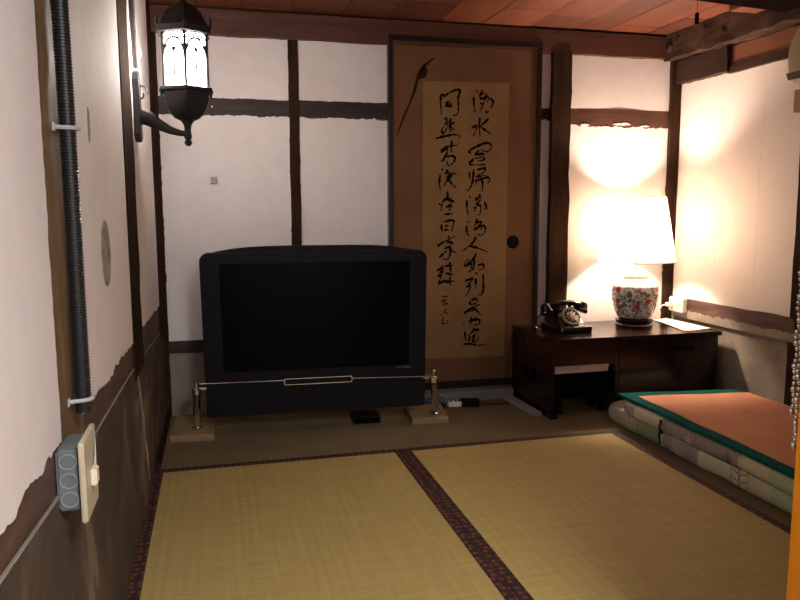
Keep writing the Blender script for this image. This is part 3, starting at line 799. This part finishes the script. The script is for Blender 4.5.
for nm in ('lamp_shade',):
    o = [c for c in la.children if c.name.startswith(nm)][0]
    bm = bmesh.new(); bm.from_mesh(o.data)
    bmesh.ops.delete(bm, geom=[f for f in bm.faces if len(f.verts) > 4], context='FACES'); bm.to_mesh(o.data); bm.free()
sh = [c for c in la.children if c.name.startswith('lamp_shade')][0]
for r_, z_ in ((.187, .318), (.131, .630)):
    MB().tube([(r_ * math.cos(2 * PI * k / 56), r_ * math.sin(2 * PI * k / 56), z_) for k in range(57)], .0024, 6, False).build('shade_rim', ivory, sh)
for k in range(3):
    a = 2 * PI * k / 3 + .4; MB().tube([(0, 0, .60), (.131 * math.cos(a), .131 * math.sin(a), .628)], .0015, 5).build('spider_arm', chrome, sh)
MB().tube([(0, 0, .40), (.045, 0, .44), (.05, 0, .52), (0, 0, .60)], .0015, 5).tube([(0, 0, .40), (-.045, 0, .44), (-.05, 0, .52), (0, 0, .60)], .0015, 5).build('harp', chrome, la)
# socket on the corner, with the lamp's plug
ob = thing('wall_socket', 'white double wall socket box on the brown rail beside lamp', 'socket', (W - .020, -.125, .425))
MB().box(-.034, -.062, -.036, .0, .052, .038).build('casing', white_pl, ob, bevel=.005)
for yy in (-.030, .022): MB().box(-.0365, yy - .018, -.022, -.033, yy + .018, .024).build('outlet_face', ivory, ob, bevel=.001)
for yy in (-.030, .022):
    for dy in (-.006, .006): MB().box(-.0372, yy + dy - .001, -.006, -.036, yy + dy + .001, .008).build('slot', tvdark, ob, smooth=False)
pg = thing('lamp_plug', 'white plug and cord of the lamp, plugged into wall socket', 'plug', (W - .060, -.105, .425))
MB().box(-.030, -.012, -.010, .002, .012, .010).build('plug_body', white_pl, pg, bevel=.003)
MB().tube([(-.03, 0, 0), (-.055, .0, -.004), (-.07, .002, -.03), (-.072, 0, -.055), (-.068, .006, -.078), (-.072, .02, -.0815), (-.085, .035, -.0815)], .003, 6).build('cord', white_pl, pg)

# ================================================================ TELEPHONE
ph = thing('rotary_telephone', 'black rotary telephone with cream dial on left end of the desk', 'telephone', (1.850, -.262, .3455), math.radians(4)); ph.scale = (1.02, 1.02, 1.02)
# local frame: front is -y, handset lies along x
bs = MB(); lv = [(0, .085, .105), (.010, .088, .108), (.028, .086, .104), (.032, .078, .090)]
n = 28; vs = []
for z, hx, hy in lv:
    P = rrect(-hx, -hy, hx, hy * .82, .022, 6); vs += [(a, b, z) for a, b in P]
n = len(P); fsx = [tuple(range(n))]
for j in range(len(lv) - 1):
    for k in range(n): a, b = j * n + k, j * n + (k + 1) % n; fsx.append((a, b, b + n, a + n))
fsx.append(tuple((len(lv) - 1) * n + k for k in range(n)))
bs.add(vs, fsx); bs.build('base', bake, ph)
bd = MB(); lv = [(.030, .070, -.078, .070), (.050, .066, -.058, .066), (.075, .056, -.020, .060), (.092, .046, .004, .056), (.098, .040, .012, .050)]
vs = []
for z, hx, y0, y1 in lv: vs += [(a, b, z) for a, b in rrect(-hx, y0, hx, y1, .014, 5)]
n = 24; fsx = [tuple(range(n))]
for j in range(len(lv) - 1):
    for k in range(n): a, b = j * n + k, j * n + (k + 1) % n; fsx.append((a, b, b + n, a + n))
fsx.append(tuple((len(lv) - 1) * n + k for k in range(n)))
bd.add(vs, fsx); bd.build('body', bake, ph)
T = Matrix.Translation((0, -.046, .068)) @ Matrix.Rotation(math.radians(52), 4, 'X')
dl = MB().lathe([(0, 0), (.046, 0), (.047, .006), (.043, .008), (0, .008)], n=32).xf(T).build('dial', dial_m, ph)
m = MB().lathe([(.0, .0095), (.017, .0095), (.017, .012), (0, .0125)], n=24)
m.ring([(.044 * math.cos(2 * PI * k / 40), .044 * math.sin(2 * PI * k / 40)) for k in range(40)], [(.0405 * math.cos(2 * PI * k / 40), .0405 * math.sin(2 * PI * k / 40)) for k in range(40)], lambda u, v, d: (u, v, d), .008, .0115)
m.xf(T).build('finger_wheel', chrome, dl)
for k in range(10):
    a = math.radians(30 * k + 20)
    MB().lathe([(.0062, .008), (.0062, .0105), (0, .0105)], (.030 * math.cos(a), .030 * math.sin(a), 0), 12).xf(T).build('finger_hole', tvdark, dl)
for s in (-1, 1):
    MB().box(s * .045 - .008, -.012, .094, s * .045 + .008, .040, .106).box(s * .045 - .008, -.014, .10, s * .045 + .008, -.006, .122).box(s * .045 - .008, .036, .10, s * .045 + .008, .044, .122).build('cradle', bake, ph, bevel=.002)
hs = MB(); hp = []; hr = []
for k in range(13):
    u = -1 + 2 * k / 12; hp.append((.085 * u, .012, .127 - .016 * abs(u) ** 2.4)); hr.append(.0125 + .003 * abs(u) ** 2)
ho = hs.tube(hp, hr, 14).build('handset', bake, ph)
for s in (-1, 1):
    Tc = Matrix.Translation((s * .098, .012, .105)) @ Matrix.Rotation(math.radians(s * 22), 4, 'Y')
    MB().lathe([(0, .022), (.016, .020), (.022, .010), (.026, -.006), (.031, -.012), (.031, -.024), (.024, -.028), (0, -.026)], n=22).xf(Tc).build('ear_cup' if s > 0 else 'mouth_cup', bake, ho)
MB().tube([(-.100, .02, .085), (-.118, .05, .06), (-.122, .06, .03), (-.115, .075, .006), (-.08, .085, .006)], .003, 6).build('handset_cord', bake, ph)
co = [(1.80, -.14, .352), (1.74, -.115, .352), (1.68, -.11, .352), (1.648, -.12, .345), (1.640, -.125, .315), (1.632, -.12, .25), (1.625, -.115, .16), (1.622, -.118, .09), (1.616, -.125, .050)]
one('telephone_lead', MB().tube(co, .0026, 6), dark_cloth, 'thin dark telephone lead hanging down the left end of the desk', 'cable')

# ================================================================ FUTON
def cushion(x0, y0, z0, x1, y1, z1, r, seed, amp=.004):
    """soft slab: rounded outline, bulging sides"""
    P = rrect(x0, y0, x1, y1, r, 8); D = []
    for a, b in zip(P, P[1:] + P[:1]):
        L = math.dist(a, b); k_ = max(1, int(L / .03))
        for k in range(k_): D.append((a[0] + (b[0] - a[0]) * k / k_, a[1] + (b[1] - a[1]) * k / k_))
    cx, cy = (x0 + x1) / 2, (y0 + y1) / 2; n = len(D); vs = []; fs_ = []; lv = 8
    for j in range(lv + 1):
        t = j / lv; a = PI * t; ins = (1 - math.sin(a) ** .55) * .028; z = z0 + (z1 - z0) * (.5 - .5 * math.cos(a))
        for x, y in D:
            dx = ins if x < cx else -ins; dy = ins if y < cy else -ins
            vs.append((x + dx, y + dy, z))
    for j in range(lv):
        for k in range(n): p, q = j * n + k, j * n + (k + 1) % n; fs_.append((p, q, q + n, p + n))
    fs_ += [tuple(range(n))[::-1], tuple(lv * n + k for k in range(n))]
    return MB().add(vs, fs_).rough(amp, 7, seed)
fu = thing('folded_futon', 'folded futon with printed leaf and colour-block cover under the terracotta blanket', 'futon', (0, 0, 0))
cushion(1.905, -2.25, -.011, 2.46, -.51, .060, .10, 1).build('lower_fold', fut_lo, fu, ang=80)
cushion(1.897, -2.25, .054, 2.46, -.670, .111, .07, 2, .0035).build('upper_fold', fut_up, fu, ang=80)
MB().tube([(1.893, -.985, .012), (1.889, -.988, .05), (1.893, -.992, .058), (1.886, -.99, .08), (1.892, -.993, .108)], [.006, .004, .008, .004, .006], 8).rough(.004, 60).build('tie_cord', dark_cloth, fu)
def leaf_print(cy, cz, s, mat, n=7, x=1.8935):
    """printed sprig: outlined leaves set in pairs along a stem"""
    m = MB(); m.tube([(x, cy + .003 * math.sin(q), cz - .030 * s + .0075 * s * q) for q in range(9)], .0008, 4, False)
    for k in range(n):
        side = -1 if k % 2 else 1; h = -.026 * s + (k // 2) * .017 * s
        an = math.radians(38) if k < n - 1 else math.radians(90)
        d = (math.cos(an) * side * 1.25, math.sin(an) * .8); L = .0155 * s; P = []
        for j in range(15):
            t = 2 * PI * j / 14; u = L * (1.08 + math.cos(t)); v = L * .50 * math.sin(t) * (1 - .25 * math.cos(t))
            P.append((x, cy + u * d[0] - v * d[1], cz + h + u * d[1] + v * d[0]))
        m.tube(P, .0008, 4, False)
    return m.build('leaf_print', mat, fu)
leaf_print(-.74, .034, 1.1, leaf_white, x=1.900); leaf_print(-1.09, .034, 1.05, leaf_white, x=1.899); leaf_print(-1.42, .040, 1.45, leaf_dark, x=1.899); leaf_print(-1.37, .086, .6, leaf_dark, 5, x=1.891)
leaf_print(-1.16, .086, .55, leaf_white, 5, x=1.891)
bl = thing('blanket', 'terracotta blanket with wide green border spread on top of folded futon', 'blanket', (0, 0, 0))
def sheet_poly(P, z0, z1, step=.05, seed=0, amp=.003):
    m = MB(); nx, ny = 12, 30; vs = []
    for zz in (z1, z0):
        for j in range(ny + 1):
            for i in range(nx + 1):
                u, v = i / nx, j / ny
                x = (P[0][0] * (1 - u) + P[1][0] * u) * (1 - v) + (P[3][0] * (1 - u) + P[2][0] * u) * v
                y = (P[0][1] * (1 - u) + P[1][1] * u) * (1 - v) + (P[3][1] * (1 - u) + P[2][1] * u) * v
                vs.append((x, y, zz + amp * noise.noise(Vector((x * 7, y * 7, seed)))))
    K = (nx + 1) * (ny + 1); f = []
    for j in range(ny):
        for i in range(nx):
            a = j * (nx + 1) + i; f += [(a, a + 1, a + nx + 2, a + nx + 1), (a + K, a + nx + 1 + K, a + nx + 2 + K, a + 1 + K)]
    ed = [i for i in range(nx + 1)] + [j * (nx + 1) + nx for j in range(1, ny + 1)] + [ny * (nx + 1) + i for i in range(nx - 1, -1, -1)] + [j * (nx + 1) for j in range(ny - 1, 0, -1)]
    for a, b in zip(ed, ed[1:] + ed[:1]): f.append((a, b, b + K, a + K))
    return m.add(vs, f)
sheet_poly([(1.888, -2.26), (2.455, -2.26), (2.455, -.715), (1.915, -.640)], .1155, .1265).build('green_border', green_cloth, bl, ang=60)
sheet_poly([(1.928, -2.27), (2.462, -2.27), (2.462, -.785), (1.965, -.715)], .1225, .1290, seed=0).build('terracotta_field', pink_cloth, bl, ang=60)

# ================================================================ WALL LANTERN
ln = thing('wall_lantern', 'lit black iron lantern with arched glass panes on bracket from left wall', 'lantern', (LAN_X, LAN_Y, 1.128))
Z0 = 1.128
hexp = lambda prof: MB().lathe([(r, z - Z0) for r, z in prof], n=6, rot=RT)
RT = math.radians(32)
hexp([(0, 1.205), (.018, 1.207), (.046, 1.220), (.068, 1.243), (.078, 1.272), (.081, 1.296), (.092, 1.300), (.092, 1.309), (.078, 1.314), (0, 1.314)]).build('lower_bowl', iron, ln, ang=30)
MB().lathe([(0, 1.133 - Z0), (.007, 1.130 - Z0), (.013, 1.140 - Z0), (.008, 1.150 - Z0), (.013, 1.158 - Z0), (.010, 1.178 - Z0), (.012, 1.195 - Z0), (.022, 1.212 - Z0), (0, 1.214 - Z0)], n=14).build('drop_finial', iron, ln)
hexp([(0, 1.474), (.082, 1.474), (.092, 1.478), (.094, 1.496), (.080, 1.506), (.072, 1.524), (.060, 1.545), (.040, 1.562), (.018, 1.574), (.010, 1.582), (0, 1.583)]).build('roof', iron, ln, ang=30)
MB().lathe([(.010, 1.578 - Z0), (.016, 1.588 - Z0), (.008, 1.598 - Z0), (.014, 1.612 - Z0), (.006, 1.630 - Z0), (.0015, 1.660 - Z0)], n=12).build('roof_finial', iron, ln)
R_ = .077
for k in range(6):
    a = RT + 2 * PI * k / 6; x, y = R_ * math.cos(a), R_ * math.sin(a)
    MB().tube([(x, y, 1.312 - Z0), (x, y, 1.476 - Z0)], .0048, 8).build('corner_bar', iron, ln)
    MB().lathe([(.002, 0), (.006, .008), (.003, .014), (.005, .022), (.001, .034)], (.094 * math.cos(a), .094 * math.sin(a), 1.492 - Z0), 8).build('roof_spike', iron, ln)
    MB().lathe([(.001, -.018), (.005, -.008), (.003, 0)], (.090 * math.cos(a), .090 * math.sin(a), 1.303 - Z0), 8).build('drop_spike', iron, ln)
    a2 = RT + 2 * PI * (k + 1) / 6; x2, y2 = R_ * math.cos(a2), R_ * math.sin(a2)
    A = Vector((x, y, 0)); B = Vector((x2, y2, 0)); mid = (A + B) / 2; inw = -mid.normalized()
    pts = [A * .955, B * .955]
    g = MB().add([(p.x, p.y, z - Z0) for p in pts for z in (1.313, 1.475)] + [(p.x * .975, p.y * .975, z - Z0) for p in pts for z in (1.313, 1.475)],
                 [(0, 1, 3, 2), (4, 6, 7, 5), (0, 4, 5, 1), (2, 3, 7, 6), (0, 2, 6, 4), (1, 5, 7, 3)]).build('glass_pane', frost_m, ln, smooth=False)
    tr = MB()
    P = lambda t, z: tuple((A * 1.0).lerp(B * 1.0, t) + Vector((0, 0, z - Z0)))
    tr.tube([P(.5, 1.312), P(.5, 1.43)], .0040, 6)
    tr.tube([P(.04, 1.425)] + [P(.27 + .23 * math.cos(PI * (1 - q / 8)), 1.405 + .030 * math.sin(PI * q / 8)) for q in range(9)], .0030, 5)
    tr.tube([P(.73 + .23 * math.cos(PI * (1 - q / 8)), 1.405 + .030 * math.sin(PI * q / 8)) for q in range(9)], .0030, 5)
    tr.tube([P(.5 + .46 * math.cos(PI * (1 - q / 12)), 1.41 + .048 * math.sin(PI * q / 12)) for q in range(13)], .0040, 6)
    for q in range(5):
        cx_ = .1 + .2 * q
        tr.tube([P(cx_ + .07 * math.cos(2 * PI * w / 10), 1.464 + .008 * math.sin(2 * PI * w / 10)) for w in range(11)], .0026, 4, False)
    tr.build('tracery', iron, ln)
MB().sphere((0, 0, 1.372 - Z0), .020, 12, 8, (1, 1, 1.4)).build('bulb', bulb_m, ln)
MB().lathe([(.012, 1.312 - Z0), (.012, 1.345 - Z0)], n=12).build('bulb_holder', iron, ln)
# bracket back plate and arm
MB().prism([(.040, 1.150 - Z0), (.048, 1.165 - Z0), (.038, 1.18 - Z0), (.036, 1.30 - Z0), (.044, 1.325 - Z0), (.026, 1.350 - Z0), (0, 1.362 - Z0), (-.026, 1.350 - Z0), (-.044, 1.325 - Z0), (-.036, 1.30 - Z0), (-.038, 1.18 - Z0), (-.048, 1.165 - Z0), (-.040, 1.150 - Z0), (0, 1.138 - Z0)],
           lambda u, v, d: (d - LAN_X, u, v), .006, .026).build('back_plate', iron, ln, bevel=.003)
ap = [(.024, 0, 1.222), (.045, 0, 1.216), (.080, 0, 1.195), (.115, 0, 1.178), (.145, 0, 1.170), (.168, 0, 1.168)]
MB().tube([(x - LAN_X, y, z - Z0) for x, y, z in ap], [.030, .025, .018, .013, .010, .009], 10).build('arm', iron, ln)
sc_ = [(.030 + .020 * math.cos(a) * (1 - a / 9), 0, 1.29 + .030 * math.sin(a) * (1 - a / 9)) for a in [k * .35 for k in range(20)]]
MB().tube([(x - LAN_X, y, z - Z0) for x, y, z in sc_], .003, 6).build('scroll', iron, ln)
hk = [(.030, -.03, 1.43), (.020, -.045, 1.425), (.012, -.06, 1.44), (.016, -.07, 1.455), (.028, -.065, 1.462), (.034, -.05, 1.452)]
one('wire_hook', MB().tube([(x - .012, y + .05, z) for x, y, z in [(.018, -.96, 1.40), (.03, -.95, 1.395), (.042, -.93, 1.40), (.046, -.90, 1.42), (.038, -.88, 1.44), (.026, -.885, 1.435)]], .0022, 6), galv_edge,
    'thin pale wire hook curling from the left wall behind the lantern', 'hook')

# ================================================================ CONDUITS, SWITCH BOX
def corrugated(pts, r0, r1, pitch, n=12):
    P = [Vector(p) for p in pts]; Q = []; R = []; i = 0
    for a, b in zip(P, P[1:]):
        L = (b - a).length; k_ = int(L / pitch * 4)
        for k in range(k_):
            Q.append(a.lerp(b, k / k_)); R.append(r1 if (i // 2) % 2 else r0); i += 1
    Q.append(P[-1]); R.append(r0)
    return MB().tube(Q, R, n)
one('corrugated_conduit', corrugated([(.020, -2.128, CEIL - .002), (.020, -2.128, 1.25), (.022, -2.133, 1.0), (.023, -2.145, .60)], .0115, .0130, .0050), black_rub,
    'thick black corrugated conduit running down beside the ochre post on left wall', 'conduit')
one('corrugated_conduit', corrugated([(.018, -.935, CEIL - .002), (.018, -.93, 1.5), (.020, -.905, 1.364)], .0085, .0100, .006, 10), grey_rub,
    'thin dark corrugated conduit running down to the lantern bracket', 'conduit')
for z, nm in ((1.052, 'pale saddle clip around black conduit, upper one level with lantern'), (.622, 'pale saddle clip around black conduit, lower one just above switch box')):
    yy = -2.128 if z > 1 else -2.143
    m = MB().tube([(.004, yy - .022, z)] + [(.021 + .0165 * math.cos(a), yy + .0175 * math.sin(a), z) for a in [(-PI / 2) + PI * k / 10 for k in range(11)]] + [(.004, yy + .022, z)], .0035, 6)
    m.box(.004, yy - .030, z - .006, .007, yy - .018, z + .006)
    one('saddle_clip', m, grey_tie, nm, 'clip')
sw = thing('switch_box', 'grey metal switch box with cream cover plate on left wall', 'switch', (.004, -2.238, .482))
sx, sy, sz = .004, -2.215, .485
MB().box(.0, -.045, .006, .034, .040, .098).build('box_body', galv, sw, bevel=.004)
for k in range(3):
    z = .024 + .0285 * k
    MB().ring([(.017 + .0125 * math.cos(2 * PI * q / 24), z + .0115 * math.sin(2 * PI * q / 24)) for q in range(24)], [(.017 + .0114 * math.cos(2 * PI * q / 24), z + .0104 * math.sin(2 * PI * q / 24)) for q in range(24)], FX, -.044, -.0462).build('knockout', galv_edge, sw, smooth=False)
pl = MB().prism(rrect(-.060, -.010, .045, .112, .005, 4), FY, .034, .042).build('cover_plate', cream_plate, sw, bevel=.002)
MB().box(.041, -.020, .032, .051, .004, .058).build('rocker', ivory, pl, bevel=.002)
MB().tube([(.040, .0, .114), (.046, .012, .10), (.046, .010, .075), (.046, .0, .058)], .0012, 5).build('wire', galv_edge, pl)

# ================================================================ RIGHT WALL APPLIANCE AND BLOCK
ac = thing('air_conditioner', 'beige ribbed wall-mounted unit with dark lettered band, high on right wall', 'air conditioner', (W - .022, -1.40, 1.378))
prof = [(0, .0), (-.060, -.003), (-.150, .006), (-.185, .022), (-.200, .05), (-.208, .085), (-.206, .13), (-.196, .17), (-.176, .205), (-.14, .235), (-.08, .248), (0, .250)]
MB().prism(prof, lambda u, v, d: (u, d, v), -.40, .40).build('body', ac_body, ac, ang=40, bevel=.004)
for k in range(22):
    z = .060 + k * .0078
    # outline of the curved front at this height
    for (a, b) in zip(prof[3:], prof[4:]):
        if a[1] <= z <= b[1]:
            t = (z - a[1]) / (b[1] - a[1]); u = a[0] + (b[0] - a[0]) * t; break
    MB().box(u - .004, -.392, z - .0016, u + .01, .392, z + .0016).add([(0, 0, 0)], []).box(u + .004, .396, z - .0016, -.01, .4035, z + .0016).build('rib', ac_body, ac, smooth=False)
bnd = MB().prism([(-.193, .026), (-.203, .050), (.0, .050), (.0, .026)], lambda u, v, d: (u - .004 if u < -.1 else u, d, v), -.405, .405).build('label_band', ac_band, ac, smooth=False)
mk = MB()
for k in range(5): mk.box(-.150 + k * .022, .4045, .033, -.150 + k * .022 + (.012 if k % 2 else .016), .4062, .043)
mk.build('lettering', ivory, bnd, smooth=False)
MB().box(-.165, -.38, -.006, -.155, .38, .006).build('louver', ac_body, ac, smooth=False)
one('wooden_block', MB().box(-.02, -.10, -.045, .016, .0, .045).xf(Matrix.Translation((W - .012, -.825, 1.355))), block_w, 'small light wooden block on right wall below the ribbed unit', 'block', bevel=.002)

# pull cord
pc = thing('pull_cord', 'thin ceiling pull cord ending in a small black weight', 'pull cord', (1.962, -1.0, 1.585))
MB().lathe([(.004, 0), (.0075, .002), (.0075, .036), (.004, .040)], n=10).build('weight', tvdark, pc)
MB().tube([(0, 0, .040), (0, 0, CEIL - 1.585 - .001)], .0011, 6).build('cord', galv, pc)

# ================================================================ BEADED STRANDS BY THE PILLAR
bead_pts = MB().sphere((0, 0, 0), .0040, 8, 5)
for sidx, (x, y, zb, lab) in enumerate(((1.024, -2.56, .585, 'silver beaded strand hanging beside honey pillar, the one reaching lowest'),
                                        (1.031, -2.545, .630, 'silver beaded strand touching the honey pillar, ending highest'),
                                        (1.019, -2.575, .607, 'silver beaded strand farthest from honey pillar, ending between the others'))):
    t = thing('bead_strand', lab, 'bead strand', (x, y, zb), 0, 'beaded strands by the pillar')
    first = None; k = 0; z = 0
    while zb + z < 1.78 and k < 145:
        if first is None:
            o = bead_pts.build('bead', silver, t); first = o
        else:
            o = first.copy(); COL.objects.link(o); o.parent = t
        s = 1.25 if k % 4 == 0 else .9; o.scale = (s, s, s); o.location = (.0012 * math.sin(k * 1.3), .0012 * math.cos(k), z + .005)
        z += .0083; k += 1
    MB().tube([(0, 0, .004), (0, 0, CEIL - zb)], .0007, 5).build('thread', galv, t)

# ================================================================ CEILING LAMP OF THE FRONT ROOM
cl = thing('ceiling_lamp', 'round lit ceiling lamp in the front room', 'ceiling lamp', (.75, -3.75, 1.712))
MB().lathe([(.0, .076), (.23, .076), (.24, .060), (.24, .040), (.225, .030), (.225, .058), (0, .058)], n=40).build('housing', white_pl, cl)
MB().lathe([(0, .0), (.10, .002), (.18, .012), (.222, .034), (.222, .05), (0, .052)], n=40).build('diffuser', diff_m, cl)
